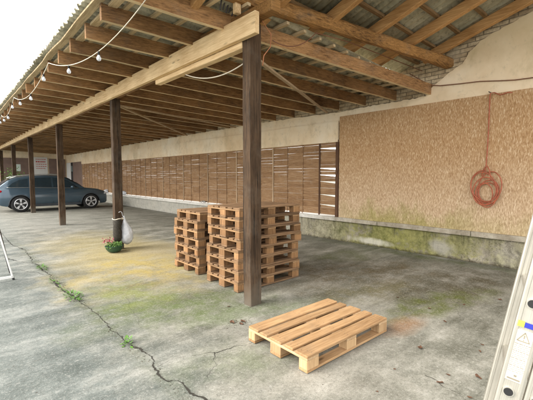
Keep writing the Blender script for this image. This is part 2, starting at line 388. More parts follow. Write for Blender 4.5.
def lathe(bm, prof, seg=24, c=(0, 0, 0), axis='z'):
    c = Vector(c); rings = []
    for r, h in prof:
        ring = []
        for k in range(seg):
            a = 2*PI*k/seg
            p = {'z': Vector((r*math.cos(a), r*math.sin(a), h)), 'y': Vector((r*math.cos(a), h, r*math.sin(a)))}[axis]
            ring.append(bm.verts.new(c+p))
        rings.append(ring)
    for a, b in zip(rings, rings[1:]):
        for k in range(seg):
            f = bm.faces.new([a[k], a[(k+1) % seg], b[(k+1) % seg], b[k]]); f.smooth = True
    bm.faces.new(rings[0][::-1]); bm.faces.new(rings[-1])
def bevel(bm, w=.004, seg=1):
    bmesh.ops.bevel(bm, geom=bm.edges[:], offset=w, segments=seg, affect='EDGES', clamp_overlap=True)
def obj(name, bm, mats, parent=None, loc=None, label=None):
    bmesh.ops.recalc_face_normals(bm, faces=bm.faces[:])
    me = bpy.data.meshes.new(name); bm.to_mesh(me); bm.free()
    for m in (mats if isinstance(mats, list) else [mats]): me.materials.append(m)
    o = bpy.data.objects.new(name, me); C.objects.link(o)
    if parent: o.parent = parent
    if loc: o.location = loc
    if label: o['label'] = label
    return o
def tag(o, label, cat, group=None, kind=None):
    if label: o['label'] = label
    if cat: o['category'] = cat
    if group: o['group'] = group
    if kind: o['kind'] = kind
    return o
def empty(name, loc, label, cat, group=None, rz=0):
    o = bpy.data.objects.new(name, None); C.objects.link(o); o.location = loc; o.rotation_euler = (0, 0, rz)
    o.empty_display_size = .2
    return tag(o, label, cat, group)
def copy_tree(o, parent=None):
    c = o.copy(); C.objects.link(c); c.parent = parent
    for ch in list(o.children): copy_tree(ch, c)
    return c
def B(): return bmesh.new()

# ------------------------------------------------------------------ ground
bm = B()
xs = [-120, -40, -10, -3, 1.2, 4, 7.3, 15, 60, 150]; ys = [-80, -20, -4, 0, 5, 12, 24, 40, 90, 220]
g = [[bm.verts.new((x, y, 0)) for y in ys] for x in xs]
for i in range(len(xs)-1):
    for j in range(len(ys)-1): bm.faces.new([g[i][j], g[i+1][j], g[i+1][j+1], g[i][j+1]])
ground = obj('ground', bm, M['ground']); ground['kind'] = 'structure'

crackpts = [(1.09, 16), (1.12, 12.5), (1.09, 9.96), (1.22, 9.09), (1.15, 7.71), (1.18, 6.44), (1.15, 5.64), (1.19, 5.05), (1.24, 4.35), (1.22, 3.78), (1.23, 3.26), (1.29, 2.94), (1.22, 2.68), (1.19, 2.48), (1.28, 2.43), (1.27, 2.24), (1.32, 2.08), (1.30, 1.7)]
def crack(pts, w, z=.004):
    bm = B(); prev = None; P = []
    for (a, b) in zip(pts, pts[1:]):
        n = max(3, int(math.dist(a, b)/.018))
        for k in range(n): P.append((a[0]+(b[0]-a[0])*k/n, a[1]+(b[1]-a[1])*k/n))
    for _ in range(4):
        P = [P[0]]+[((P[i-1][0]+P[i][0]*2+P[i+1][0])/4, (P[i-1][1]+P[i][1]*2+P[i+1][1])/4) for i in range(1, len(P)-1)]+[P[-1]]
    for i, p in enumerate(P):
        j = noise.noise(Vector((p[0]*9, p[1]*9, 3)))*.035 + noise.noise(Vector((p[0]*34, p[1]*34, 5)))*.016
        ww = w*(.12+2.2*max(0, noise.noise(Vector((p[0]*3, p[1]*3, 1))))+1.0*max(0, noise.noise(Vector((p[0]*14, p[1]*14, 1))))+.5*random.random())
        i2 = min(i+1, len(P)-1); i1 = max(i-1, 0)
        d = Vector((P[i2][0]-P[i1][0], P[i2][1]-P[i1][1], 0)).normalized(); s = Vector((-d.y, d.x, 0))
        c = Vector((p[0], p[1], z))+s*j
        cur = (bm.verts.new(c-s*ww/2), bm.verts.new(c+s*ww/2))
        if prev: bm.faces.new([prev[0], cur[0], cur[1], prev[1]])
        prev = cur
    return bm
o = obj('ground_crack', crack(crackpts, .015), M['dark']); o['kind'] = 'structure'
for pts, w in (([(1.25, 2.75), (1.5, 2.74), (1.75, 2.6), (1.95, 2.55), (2.15, 2.5), (2.2, 2.55)], .004), ([(2.8, 1.15), (2.72, .9), (2.6, .6)], .004),
               ([(1.19, 4.9), (1.0, 4.85), (.85, 4.95)], .006), ([(1.16, 7.6), (.95, 7.9), (.8, 8.6)], .012), ([(1.75, 2.6), (1.6, 2.4), (1.45, 2.3)], .004), ([(1.12, 6.6), (.9, 7.2), (.75, 7.3)], .008)):
    o = obj('ground_crack', crack(pts, w, .003), M['dark']); o['kind'] = 'structure'

# ------------------------------------------------------------------ the shed
shed = empty('timber_shed', (0, 0, 0), 'long open timber shed with dark joists, pale beam on posts and cream plaster back wall', 'shed')
WX = 7.15
def zj(X): return 3.46-(X-1.35)*.26/5.8     # underside of joists
NJ = 38
for k in range(-4, NJ):
    if k < 0: continue
    yb = 3.03+.738*k; ya = yb+.82*max(0, 1-k/32)
    if ya > 30.9 or yb > 30.9: continue
    a = Vector((1.47+random.uniform(-.03, .03), ya, zj(1.42))); b = Vector((WX+.1, yb, zj(WX+.1)))
    hh = .2; w = .06; seg = 10
    bm = B(); rings = []
    for i in range(seg+1):
        p = a.lerp(b, i/seg); sg = random.uniform(-.006, .006); sg2 = random.uniform(-.006, .006)
        rings.append([bm.verts.new(p+Vector((0, -w/2+sg2, sg))), bm.verts.new(p+Vector((0, w/2+sg2, sg))), bm.verts.new(p+Vector((0, w/2, hh))), bm.verts.new(p+Vector((0, -w/2, hh)))])
    for r, q in zip(rings, rings[1:]):
        for i in range(4):
            f = bm.faces.new([r[i], r[(i+1) % 4], q[(i+1) % 4], q[i]]); f.material_index = 1 if i == 0 else 0
    bm.faces.new(rings[0][::-1]); bm.faces.new(rings[-1])
    obj('joist', bm, [M['joist'], M['joist_edge']], shed)

# bark covered tie beams of the high bay
def log(a, b, r, seed):
    bm = B(); a, b = Vector(a), Vector(b); n = 26; seg = 12; rings = []
    d = (b-a).normalized(); s = d.cross(Vector((0, 0, 1))).normalized(); u = s.cross(d)
    for i in range(n+1):
        p = a.lerp(b, i/n); ring = []
        for k in range(seg):
            t = 2*PI*k/seg; c, sn = math.cos(t), math.sin(t)
            q = 1/max(abs(c), abs(sn))**.75
            rr = r*q*(.9+.14*noise.noise(Vector((i*.35, c*1.2, sn*1.2+seed))))
            ring.append(bm.verts.new(p+(s*c*.85+u*sn)*rr))
        rings.append(ring)
    for x, y in zip(rings, rings[1:]):
        for k in range(seg): bm.faces.new([x[k], x[(k+1) % seg], y[(k+1) % seg], y[k]])
    bm.faces.new(rings[0][::-1]); bm.faces.new(rings[-1]); return bm
obj('tie_beam', log((1.25, 3.62, 3.73), (7.22, 2.70, 3.73), .105, 1), M['bark'], shed)
obj('tie_beam', log((1.25, -.55, 3.73), (7.22, -.55, 3.73), .105, 9), M['bark'], shed)

# main roof: battens along the building, then corrugated sheet
def zroof(X): return zj(X)+.2
bm = B()
X = 1.75
while X < 7.1:
    bb = B()
    bar(bb, (X, 3.3, zroof(X)+.018), (X, 31.2, zroof(X)+.018), .05, .036, seg=40, jit=.006)
    obj('roof_batten', bb, M['batten'], shed)
    X += .33
bm.free()
def corrug(x0, x1, y0, y1, zf, axis, pitch=.146, amp=.022, thick=.007, nx=8, ragged=0):
    """corrugations run along `axis`; wave repeats across the other one"""
    bm = B(); L = (y1-y0) if axis == 'x' else (x1-x0)
    n = int(L/pitch*8); top = []; bot = []
    for i in range(n+1):
        t = L*i/n; w = amp*math.cos(2*PI*t/pitch); rt = []; rb = []
        for k in range(nx+1):
            if axis == 'x':
                y = y0+t; j = random.uniform(-ragged, ragged) if (k == 0 and ragged) else 0
                x = x0+j+(x1-x0-j)*k/nx
            else: x = x0+t; y = y0+(y1-y0)*k/nx
            z = zf(x, y)+w
            rb.append(bm.verts.new((x, y, z))); rt.append(bm.verts.new((x, y, z+thick)))
        bot.append(rb); top.append(rt)
    for i in range(n):
        for k in range(nx):
            f = bm.faces.new([bot[i][k], bot[i][k+1], bot[i+1][k+1], bot[i+1][k]]); f.smooth = True
            f = bm.faces.new([top[i][k], top[i+1][k], top[i+1][k+1], top[i][k+1]]); f.smooth = True
        bm.faces.new([bot[i][0], bot[i+1][0], top[i+1][0], top[i][0]]); bm.faces.new([bot[i][nx], top[i][nx], top[i+1][nx], bot[i+1][nx]])
    for k in range(nx):
        bm.faces.new([bot[0][k], top[0][k], top[0][k+1], bot[0][k+1]]); bm.faces.new([bot[n][k], bot[n][k+1], top[n][k+1], top[n][k]])
    return bm
obj('roof_sheet', corrug(1.345, 7.5, 3.35, 31.4, lambda x, y: zroof(x)+.062, 'x', nx=3, ragged=.02), M['sheet'], shed)
bm = B(); bar(bm, (1.60, 3.4, zroof(1.42)-.01), (1.60, 31.2, zroof(1.42)-.01), .10, .03, seg=60, jit=.008)
obj('eave_board', bm, M['batten'], shed)
bm = B(); bar(bm, (1.455, 3.4, zroof(1.28)+.012), (1.455, 31.2, zroof(1.28)+.012), .10, .024, seg=60, jit=.01)
obj('eave_board', bm, M['batten'], shed)

# high bay: rafters climbing towards the camera side, dark battens, sheet
SL = .335
def zbay(y): return 3.85+(2.8-y)*SL           # underside of rafters
for X in (1.3, 2.25, 3.2, 4.12, 5.05, 6.0, 6.92):
    bm = B(); y0, y1 = 3.75, -1.0
    if X > 6.5: y0 = 3.1
    bar(bm, (X, y0, zbay(y0)+.08), (X, y1, zbay(y1)+.08), .1, .16, seg=8, jit=.008); bevel(bm, .008)
    obj('bay_rafter', bm, M['rafter'], shed)
y = 3.3
while y > -1.0:
    bm = B(); z = zbay(y)+.185
    bar(bm, (1.1, y, z), (7.4, y, z), .06, .045, seg=10, jit=.006)
    obj('bay_batten', bm, M['batten_dark'], shed); y -= .42
obj('bay_roof_sheet', corrug(1.0, 7.5, -1.1, 3.75, lambda x, y: zbay(y)+.235, 'y', nx=4), M['sheet'], shed)

# beam on the posts
bm = B(); bar(bm, (2.655, 3.06, 3.312), (2.655, 31.1, 3.40), .06, .24, seg=40, jit=.003)
obj('beam', bm, M['beam'], shed)
bm = B(); bar(bm, (2.735, 3.375, 3.157), (2.735, 5.7, 3.165), .10, .075, seg=4, jit=.003); bevel(bm, .006)
obj('beam_bolster', bm, M['beam'], shed)
bm = B(); bar(bm, (2.76, 5.72, 3.335), (2.76, 31.1, 3.37), .13, .18, seg=30, jit=.004)
obj('beam', bm, M['joist'], shed)
bm = B(); bar(bm, (2.80, 2.9, 3.49), (2.80, 5.0, 3.49), .14, .13, seg=3); bevel(bm, .01)
obj('wall_plate', bm, M['bark'], shed)
for i, (px, py) in enumerate([(2.70, 3.24), (2.69, 7.78), (2.71, 12.88), (2.72, 18.08), (2.72, 23.1), (2.72, 28.6), (2.70, -.62)]):
    bm = B(); w, d = .172, .14; top = 3.40 if i == 0 else (3.78 if i == 6 else 3.25); n = 14; rings = []
    for k in range(n+1):
        z = top*k/n; j = random.uniform(-.003, .003); j2 = random.uniform(-.003, .003)
        rings.append([bm.verts.new((px+a*w+j, py+b*d+j2, z)) for a, b in ((0, 0), (1, 0), (1, 1), (0, 1))])
    for r, q in zip(rings, rings[1:]):
        for s in range(4): bm.faces.new([r[s], r[(s+1) % 4], q[(s+1) % 4], q[s]])
    bm.faces.new(rings[0][::-1]); bm.faces.new(rings[-1])
    bmesh.ops.bevel(bm, geom=[e for e in bm.edges if abs(e.verts[0].co.z-e.verts[1].co.z) > .1], offset=.008, segments=1, affect='EDGES')
    obj('post', bm, M['post'], shed)
# thin braces under the joists
for a, b in (((2.84, 3.36, 3.06), (7.05, 5.5, 3.16)), ((2.86, 7.86, 3.12), (7.05, 9.2, 3.17)), ((2.86, 7.9, 3.12), (7.05, 12.3, 3.17))):
    bm = B(); bar(bm, a, b, .05, .03, seg=6, jit=.006); obj('brace', bm, M['brace'], shed)
# hanging stud near the first post
bm = B(); bxv(bm, (2.62, 3.40, 3.52), (2.70, 3.46, 3.95)); bevel(bm, .004); obj('stud', bm, M['beam'], shed)

# back wall: brick core, plaster skin with a broken upper edge, ledge, plinth, claddings
bm = B(); bxv(bm, (WX+.02, -3.3, .56), (WX+.3, 5.2, 3.5)); bxv(bm, (WX+.02, 5.2, 2.45), (WX+.3, 31.3, 3.6))
# gable part above the low wall
v0 = [(-3.3, 3.5), (3.75, 3.5), (3.75, zbay(3.75)+.2), (-3.3, zbay(-3.3)+.2)]
for s in (0,):
    f = [bm.verts.new((WX+.02, y, z+.001)) for y, z in v0]; q = [bm.verts.new((WX+.298, y, z+.001)) for y, z in v0]
    bm.faces.new(f); bm.faces.new(q[::-1])
    for i in range(4): bm.faces.new([f[i], q[i], q[(i+1) % 4], f[(i+1) % 4]])
obj('brick_wall', bm, M['brick'], shed)
def slab(poly, x0, x1):
    bm = B(); a = [bm.verts.new((x0, y, z)) for y, z in poly]; b = [bm.verts.new((x1, y, z)) for y, z in poly]
    f1 = bm.faces.new(a); f2 = bm.faces.new(b[::-1])
    n = len(poly)
    for i in range(n): bm.faces.new([a[i], b[i], b[(i+1) % n], a[(i+1) % n]])
    bmesh.ops.triangulate(bm, faces=[f1, f2]); return bm
edge = [(5.2, 3.13), (4.98, 3.15), (4.2, 3.17), (3.34, 3.17), (3.12, 3.19), (3.06, 3.3), (2.95, 3.38), (2.86, 3.42), (2.75, 3.52), (2.63, 3.58), (2.53, 3.64), (2.46, 3.66), (2.41, 3.75), (2.35, 3.86), (2.25, 3.92), (2.18, 4.0), (2.04, 4.05), (1.85, 4.12), (1.61, 4.2), (1.44, 4.25), (1.0, 4.38), (0, 4.7), (-3.3, 5.7)]
E2 = []
for (a, b) in zip(edge, edge[1:]):
    n = max(1, int(math.dist(a, b)/.05))
    for k in range(n):
        E2.append((a[0]+(b[0]-a[0])*k/n, a[1]+(b[1]-a[1])*k/n + random.uniform(-.012, .012)))
E2.append(edge[-1])
def skin(top, z0, x0, x1):
    bm = B(); c = [[bm.verts.new(p) for p in ((x0, y, z0), (x0, y, z), (x1, y, z), (x1, y, z0))] for y, z in top]
    for a, b in zip(c, c[1:]):
        for i in range(4): bm.faces.new([a[i], a[(i+1) % 4], b[(i+1) % 4], b[i]])
    bm.faces.new(c[0]); bm.faces.new(c[-1][::-1]); return bm
obj('plaster', skin(E2, 2.9, WX-.005, WX+.017), M['plaster'], shed)
far = []
y = 5.2
while y < 26.9:
    far.append((y, 3.14+min(.06, (y-5)*.02)+random.uniform(-.012, .012))); y += .12
obj('plaster', skin(far+[(26.9, 3.2)], 2.932, WX-.005, WX+.017), M['plaster'], shed)
bm = B(); bxv(bm, (WX-.045, 5.21, 2.43), (WX+.018, 26.9, 2.93)); obj('lintel_band', bm, M['plaster'], shed)
bm = B(); bxv(bm, (WX-.02, 26.9, 2.62), (WX+.018, 31.1, 3.2)); obj('lintel_band', bm, M['plaster'], shed)
# osb cladding (two boards high seams are barely seen)
bm = B(); bxv(bm, (WX-.022, -3.2, .585), (WX-.006, 5.17, 3.03)); obj('osb_cladding', bm, M['osb'], shed)
# plinth with a slightly wavy rough face
def wavy_box(x, y0, y1, z0, z1, x1, amp, ny, nz, topwob=0):
    bm = B(); cols = []
    for i in range(ny+1):
        y = y0+(y1-y0)*i/ny; col = []
        for k in range(nz+1):
            z = z0+(z1-z0)*k/nz
            col.append(bm.verts.new((x+amp*noise.noise(Vector((y*3, z*5, 1.3)))+amp*.5*noise.noise(Vector((y*11, z*14, 4))), y, z)))
        t = topwob*noise.noise(Vector((y*1.3, 7, 0))); col[-1].co.z += t
        col.append(bm.verts.new((x1, y, z1+t))); cols.append(col)
    for a, b in zip(cols, cols[1:]):
        for k in range(nz+1): bm.faces.new([a[k], b[k], b[k+1], a[k+1]])
    return bm
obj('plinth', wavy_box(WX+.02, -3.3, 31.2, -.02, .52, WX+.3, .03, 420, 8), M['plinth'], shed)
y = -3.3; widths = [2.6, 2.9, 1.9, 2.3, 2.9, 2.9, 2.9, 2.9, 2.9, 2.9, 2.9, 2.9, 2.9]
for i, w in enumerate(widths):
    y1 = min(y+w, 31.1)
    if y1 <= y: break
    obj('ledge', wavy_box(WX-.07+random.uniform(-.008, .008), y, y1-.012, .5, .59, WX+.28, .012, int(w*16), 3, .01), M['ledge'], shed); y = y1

# slatted cladding with pale upright strips
uprights = [5.26, 5.79, 7.53, 9.28, 11.01, 12.8, 14.6, 16.45, 18.2, 20.0, 21.8, 23.6, 25.3, 26.9]
for i, (a, b) in enumerate(zip(uprights, uprights[1:])):
    bm = B(); z = .625; r = 0
    while z < 2.41:
        dz = random.choice((.0838, .0838, .0834, .0822)); x0 = WX+(.001 if r % 2 else .011)+random.uniform(-.001, .003)
        n = max(1, round((b-a)/.575))
        for q in range(n):
            ya = a+(b-a)*q/n+.004; yb = a+(b-a)*(q+1)/n-.004
            t0 = random.uniform(-.003, .003); t1 = random.uniform(-.003, .003); drop = 0
            if i == 0 and r in (2, 5, 9, 11, 13, 19): t0 = -.035; drop = .02
            zt = min(z+dz, 2.424)
            vs = [(ya, z+t0*0), (yb, z), (yb, zt+t1-drop*.3), (ya, zt+t0-drop)]
            f = [bm.verts.new((x0, yy, zz)) for yy, zz in vs]; g2 = [bm.verts.new((x0+.018, yy, zz)) for yy, zz in vs]
            bm.faces.new(f); bm.faces.new(g2[::-1])
            for s in range(4): bm.faces.new([f[s], g2[s], g2[(s+1) % 4], f[(s+1) % 4]])
        z += .084; r += 1
    p = obj('slat_panel', bm, M['slat'], shed)
    bm = B(); bxv(bm, (WX-.014, b-.022, .6), (WX-.0045, b+.022, 2.425)); obj('upright_strip', bm, M['strip'] if i else M['frame'], p)
    if i:
        n = max(1, round((b-a)/.575))
        for q in range(1, n):
            yy = a+(b-a)*q/n
            bm = B(); bxv(bm, (WX-.012, yy-.012, .6), (WX-.0045, yy+.012, 2.425)); obj('upright_strip', bm, M['slat'], p)
bm = B(); bxv(bm, (WX-.035, 5.19, .592), (WX-.0245, 5.27, 2.48)); bxv(bm, (WX-.02, 5.18, .592), (WX+.02, 5.24, 2.425)); obj('door_jamb', bm, M['frame'], shed)
# far corner: doors on the long wall
def door(x, y, w, z0, z1, axis, mat, win=None):
    bm = B()
    if axis == 'y': bxv(bm, (x, y, z0), (x+.05, y+w, z1))
    else: bxv(bm, (x, y, z0), (x+w, y+.05, z1))
    d = obj('door', bm, mat, shed)
    if win:
        bm = B(); a, b, c, e = win
        if axis == 'y': bxv(bm, (x-.008, y+a, c), (x-.002, y+b, e))
        else: bxv(bm, (x+a, y-.008, c), (x+b, y-.002, e))
        obj('door_window', bm, M['glasswin'], d)
    return d
door(WX-.02, 26.95, 2.3, .56, 2.6, 'y', M['door'])
bm = B(); bxv(bm, (WX-.03, 29.3, .56), (WX+.1, 29.75, 2.6)); obj('door_jamb', bm, M['carglass'], shed)
door(WX-.03, 29.8, 1.2, .56, 2.6, 'y', M['whitep'])
bm = B(); bxv(bm, (WX+.06, 29.0, .56), (WX+.3, 31.3, 2.46)); obj('brick_wall', bm, M['brick'], shed)
# end wall
YE = 31.15
bm = B(); bxv(bm, (.6, YE, 0), (WX+.3, YE+.25, 3.7)); obj('end_wall', bm, M['plaster'], shed)
door(1.0, YE-.06, 1.8, 0, 2.9, 'x', M['door'])
door(3.05, YE-.06, 1.75, 0, 2.9, 'x', M['door'], (.75, 1.1, 1.95, 2.45))
door(5.95, YE-.06, 1.1, 0, 2.9, 'x', M['door'], (.55, .85, 1.95, 2.4))
# white notice board with red lines
bm = B(); bxv(bm, (4.95, YE-.07, 1.0), (5.85, YE-.01, 3.0)); nb = obj('notice_board', bm, M['whitep'], shed)
bm = B()
random.seed(4)
for r, z in enumerate((2.82, 2.62, 2.46, 2.3, 2.15)):
    x = 5.1
    while x < 5.7:
        w = random.uniform(.04, .12); bxv(bm, (x, YE-.076, z), (x+w, YE-.072, z+(.09 if r == 1 else .045))); x += w+.03
obj('notice_lines', bm, M['redp'], nb)
# far outer wall of the yard side is open; the wall beyond the slats is a low garden strip

# ------------------------------------------------------------------ pallets
def make_pallet(s='', names=True):
    root = empty('pallet', (0, 0, 0), 'x', 'pallet')
    T, Bk, Cr = M['palT'+s], M['palB'+s], M['palC'+s]
    def brd(name, p0, p1, mat):
        bm = B(); bxv(bm, p0, p1); bevel(bm, .0035)
        for v in bm.verts:                                    # slightly worn, uneven edges
            v.co += Vector((0, noise.noise(v.co*9)*.002, 0))
        if name == 'top_board':
            for cx in (.072, .6, 1.128):
                for fy in (.22, .5, .78) if p1[1]-p0[1] > .12 else (.28, .72):
                    c = Vector((cx+random.uniform(-.03, .03), p0[1]+(p1[1]-p0[1])*fy+random.uniform(-.006, .006), .1442))
                    ring = [bm.verts.new(c+Vector((.0042*math.cos(2*PI*q/7), .0042*math.sin(2*PI*q/7), 0))) for q in range(7)]
                    bm.faces.new(ring).material_index = 1
            mat = [mat, M['rod']]
        c = Vector(((p0[0]+p1[0])/2, (p0[1]+p1[1])/2, (p0[2]+p1[2])/2))
        bmesh.ops.translate(bm, verts=bm.verts[:], vec=-c)
        return obj(name, bm, mat, root, c)
    ys = [(0, .145), (.18, .28), (.3275, .4725), (.52, .62), (.655, .8)]
    for a, b in ys: brd('top_board', (random.uniform(0, .006), a, .122), (1.2-random.uniform(0, .006), b, .144), T)
    for a in (0, .5275, 1.055): brd('cross_board', (a, 0.001, .100), (a+.145, .799, .1215), Cr)
    for a in (0, .5275, 1.055):
        for b, w in ((0, .1), (.3275, .145), (.7, .1)): brd('block', (a+.001, b+.001, .0225), (a+.144, b+w-.001, .0995), Bk)
    for b, w in ((0, .1), (.3275, .145), (.7, .1)): brd('bottom_board', (0, b, 0), (1.2, b+w, .022), T)
    return root
random.seed(7)
p0 = make_pallet('')
p0.location = (2.09, 1.80, .006); p0.rotation_euler.z = -.03
p0.scale = (1, .965, 1)
p0['label'] = 'single new light wood pallet lying alone on the concrete floor'
ps = make_pallet('s')
first = True
ords = ['bottom', 'second from bottom', 'third from bottom', 'fourth from bottom', 'fifth from bottom', 'sixth from bottom', 'seventh from bottom', 'topmost']
for (bx_, by_, n, grp, txt) in ((2.90, 3.74, 8, 'pallets in the taller stack behind the post', 'in the taller stack behind the near post'), (2.97, 4.86, 7, 'pallets in the lower stack', 'in the lower stack of seven')):
    for k in range(n):
        o = ps if first else copy_tree(ps); first = False
        o.location = (bx_+random.uniform(-.02, .02)+.004*k*(1 if n == 8 else -1), by_+random.uniform(-.018, .018), .006+k*.1445)
        o.rotation_euler.z = random.uniform(-.012, .012)-.02
        if n == 7 and k == 6: o.location.x -= -.03; o.location.y -= .02
        nm = ords[k] if not (n == 7 and k == 6) else 'topmost'
        o['label'] = 'worn wooden pallet, %s %s' % (nm, txt); o['group'] = grp; o['category'] = 'pallet'

# ------------------------------------------------------------------ hose on the osb wall
bm = B(); random.seed(3)
cx, cz = 1.975, 1.30; X0 = WX-.06
pts = [(WX-.03, 1.66, 3.0), (WX-.04, 1.72, 3.01), (WX-.05, 1.83, 2.985), (WX-.05, 1.92, 3.04), (WX-.05, 1.975, 3.04), (WX-.05, 1.985, 2.98), (WX-.05, 1.985, 2.4), (WX-.055, 1.99, 2.0), (WX-.06, 2.0, 1.72), (WX-.06, 2.05, 1.66)]
turns = 7; N = turns*30
for i in range(N):
    a = PI*.5 - 2*PI*i/30; tn = i/30
    rr = .165+.045*math.sin(tn*2.6+1)+.018*math.sin(a*2+tn*1.3); ox = .028*math.sin(tn*1.7)+.03*noise.noise(Vector((tn*1.5, 0, 0))); oz = .06*math.cos(tn*2.3)+.05*noise.noise(Vector((tn*2.2, 5, 0)))
    pts.append((X0-.012*((tn*1.37) % 4)-.004, cx+ox+rr*math.cos(a)*1.05, cz+.04+oz+rr*1.42*math.sin(a)))
pts += [(X0-.04, 1.93, 1.70), (X0-.03, 1.97, 1.78), (X0-.02, 2.02, 1.74), (X0-.03, 2.05, 1.6)]
tube(bm, pts, .0095, 7)
o = obj('hose', bm, M['hose']); tag(o, 'reddish brown hose coiled in loops hanging on the chipboard wall', 'hose')
bm = B(); bar(bm, (WX-.12, 1.985, 3.055), (WX+.0, 1.985, 3.055), .012, .012); k = obj('hook', bm, M['rod'], o)

def catenary(a, b, sag, n=16):
    a, b = Vector(a), Vector(b)
    return [a.lerp(b, i/n)-Vector((0, 0, sag*4*(i/n)*(1-i/n))) for i in range(n+1)]
bm = B(); cp = [(WX-.03, -1.0, 3.2), (WX-.03, .6, 3.15), (WX-.03, 1.39, 3.19), (WX-.03, 1.63, 3.2), (WX-.03, 1.85, 3.23), (WX-.03, 2.16, 3.28), (WX-.03, 2.49, 3.3), (WX-.03, 2.84, 3.33), (WX-.03, 3.04, 3.38), (WX-.08, 3.2, 3.5), (6.9, 3.35, 3.62)]
tube(bm, cp, .009, 6); tag(obj('wall_cable', bm, M['brown_cord']), 'thin brown cable running along the cream plaster above the chipboard', 'cable')
# cables round the first post
bm = B(); tube(bm, catenary((2.9, 4.75, 3.36), (3.9, 4.8, 3.36), .17), .008, 6)
bm2 = B(); tube(bm2, catenary((2.72, 4.75, 3.10), (2.86, 3.42, 3.05), .13), .008, 6); bm.free()
tag(obj('slack_cable', bm2, M['cord']), 'pale cable sagging below the beam left of the near post', 'cable')
bm = B(); tube(bm, [(2.72, 2.98, 3.62), (2.86, 3.2, 3.42), (2.98, 3.18, 3.3), (2.99, 3.2, 3.16), (2.9, 3.22, 3.04), (2.88, 3.22, 2.92)], .006, 6)
tag(obj('twine', bm, M['twine']), 'orange twine dangling beside the top of the near post', 'twine')
bm = B(); tube(bm, catenary((2.98, 3.15, 3.22), (3.9, 3.25, 3.58), .12)+[Vector((4.6, 3.2, 3.62)), Vector((6.9, 3.1, 3.62))], .007, 6)
tag(obj('roof_cable', bm, M['brown_cord']), 'brown cable looping from the near post up to the rough tie beam', 'cable')
# stored rods over the beam
for i in range(5):
    bm = B(); x = 2.5+.05*i
    tube(bm, [(x, 3.55+.01*i, 3.56+.02*(i % 2)), (x+.05+.02*i, 3.5, 3.98)], .009, 6)
    bmm = obj('hanging_rod', bm, M['rod']); tag(bmm, 'thin dark rod hanging in a bunch above the beam left of the pale stud', 'rod', 'rods hanging above the beam')

# ------------------------------------------------------------------ string lights under the eave
random.seed(5)
lights = empty('string_lights', (1.4, 6, 3.3), 'string of clear round bulbs on a white cord under the eave', 'string lights')
att = [Vector(p) for p in [(1.95, 2.9, 3.75), (1.66, 3.70, 3.46), (1.33, 6.67, 3.42), (1.27, 10.0, 3.4), (1.35, 13.2, 3.4), (1.35, 16.4, 3.4), (1.35, 19.6, 3.4), (1.35, 22.8, 3.4)]]
bm = B(); path = [att[0]]
base = Vector((1.4, 6, 3.3))
sags = [0, .0, .34, .24, .2, .2, .2, .2]
for i in range(len(att)-1):
    path += catenary(att[i], att[i+1], [.0, .27, .24, .2, .2, .2, .2][i], 18)[1:]
tube(bm, [p-base for p in path], .006, 6); obj('cord', bm, M['cord'], lights)
L = 0; nxt = 1.95; last = path[0]
for p in path[1:]:
    L += (p-last).length; last = p
    if L >= nxt:
        nxt += 1.12
        bm = B(); c = p-base
        lathe(bm, [(.009, 0), (.013, -.01), (.013, -.042), (.011, -.045)], 10, c); s = obj('bulb_socket', bm, M['rubber'], lights)
        bm = B(); lathe(bm, [(.010, -.045), (.015, -.053), (.026, -.075), (.029, -.09), (.025, -.107), (.013, -.118), (.003, -.122)], 14, c); obj('bulb', bm, M['bulb'], lights)

# ------------------------------------------------------------------ flower bowl, wicker, bag at the second post
pot = empty('flower_bowl', (2.58, 7.58, 0), 'green bowl of pink flowers standing at the foot of the second post', 'flower bowl')
bm = B(); lathe(bm, [(.08, 0.004), (.12, .02), (.16, .07), (.18, .13), (.19, .135), (.175, .14), (.16, .12), (.1, .115)], 28); obj('bowl', bm, M['green_bowl'], pot)
bm = B(); random.seed(8)
def leaves(bm, n, cfun, size, mi=0):
    for _ in range(n):
        c = Vector(cfun()); s = size*random.uniform(.6, 1.3)
        R = Matrix.Rotation(random.uniform(0, 2*PI), 3, 'Z') @ Matrix.Rotation(random.uniform(-1.1, 1.1), 3, 'X')
        vs = [bm.verts.new(c+R @ Vector(q)*s) for q in ((0, -1, 0), (.42, -.2, .1), (.3, .5, .08), (0, 1, -.12), (-.3, .5, .08), (-.42, -.2, .1))]
        f = bm.faces.new(vs); f.material_index = mi
def rs(rx, ry, z0, z1, ox=0, oy=0):
    def f():
        a = random.uniform(0, 2*PI); r = math.sqrt(random.random())
        return (ox+rx*r*math.cos(a), oy+ry*r*math.sin(a), random.uniform(z0, z1))
    return f
leaves(bm, 130, rs(.15, .15, .13, .22), .03); leaves(bm, 60, rs(.17, .17, .1, .2, -.03, -.04), .028)
obj('foliage', bm, M['leaf2'], pot)
bm = B(); leaves(bm, 70, rs(.12, .12, .2, .3, -.1, .04), .022); obj('flowers', bm, M['petal'], pot)
bm = B()
lathe(bm, [(.06, .2), (.085, .26), (.09, .4), (.08, .55), (.085, .66), (.07, .67)], 18)
for i in range(len(bm.verts)): pass
wk = obj('wicker_basket', bm, M['bin'], None, (2.70, 7.71, 0)); tag(wk, 'dark wicker planter strapped low round the second post above the flower bowl', 'basket')
bm = B(); tube(bm, [(.11*math.cos(a)+.03, .11*math.sin(a)+.03, .68+.012*math.sin(3*a)) for a in [2*PI*i/20 for i in range(20)]], .009, 6, True); obj('wire_ring', bm, M['cord'], wk)
bm = B(); leaves(bm, 60, rs(.10, .10, .25, .64), .028); obj('dried_leaves', bm, M['bin'], wk)
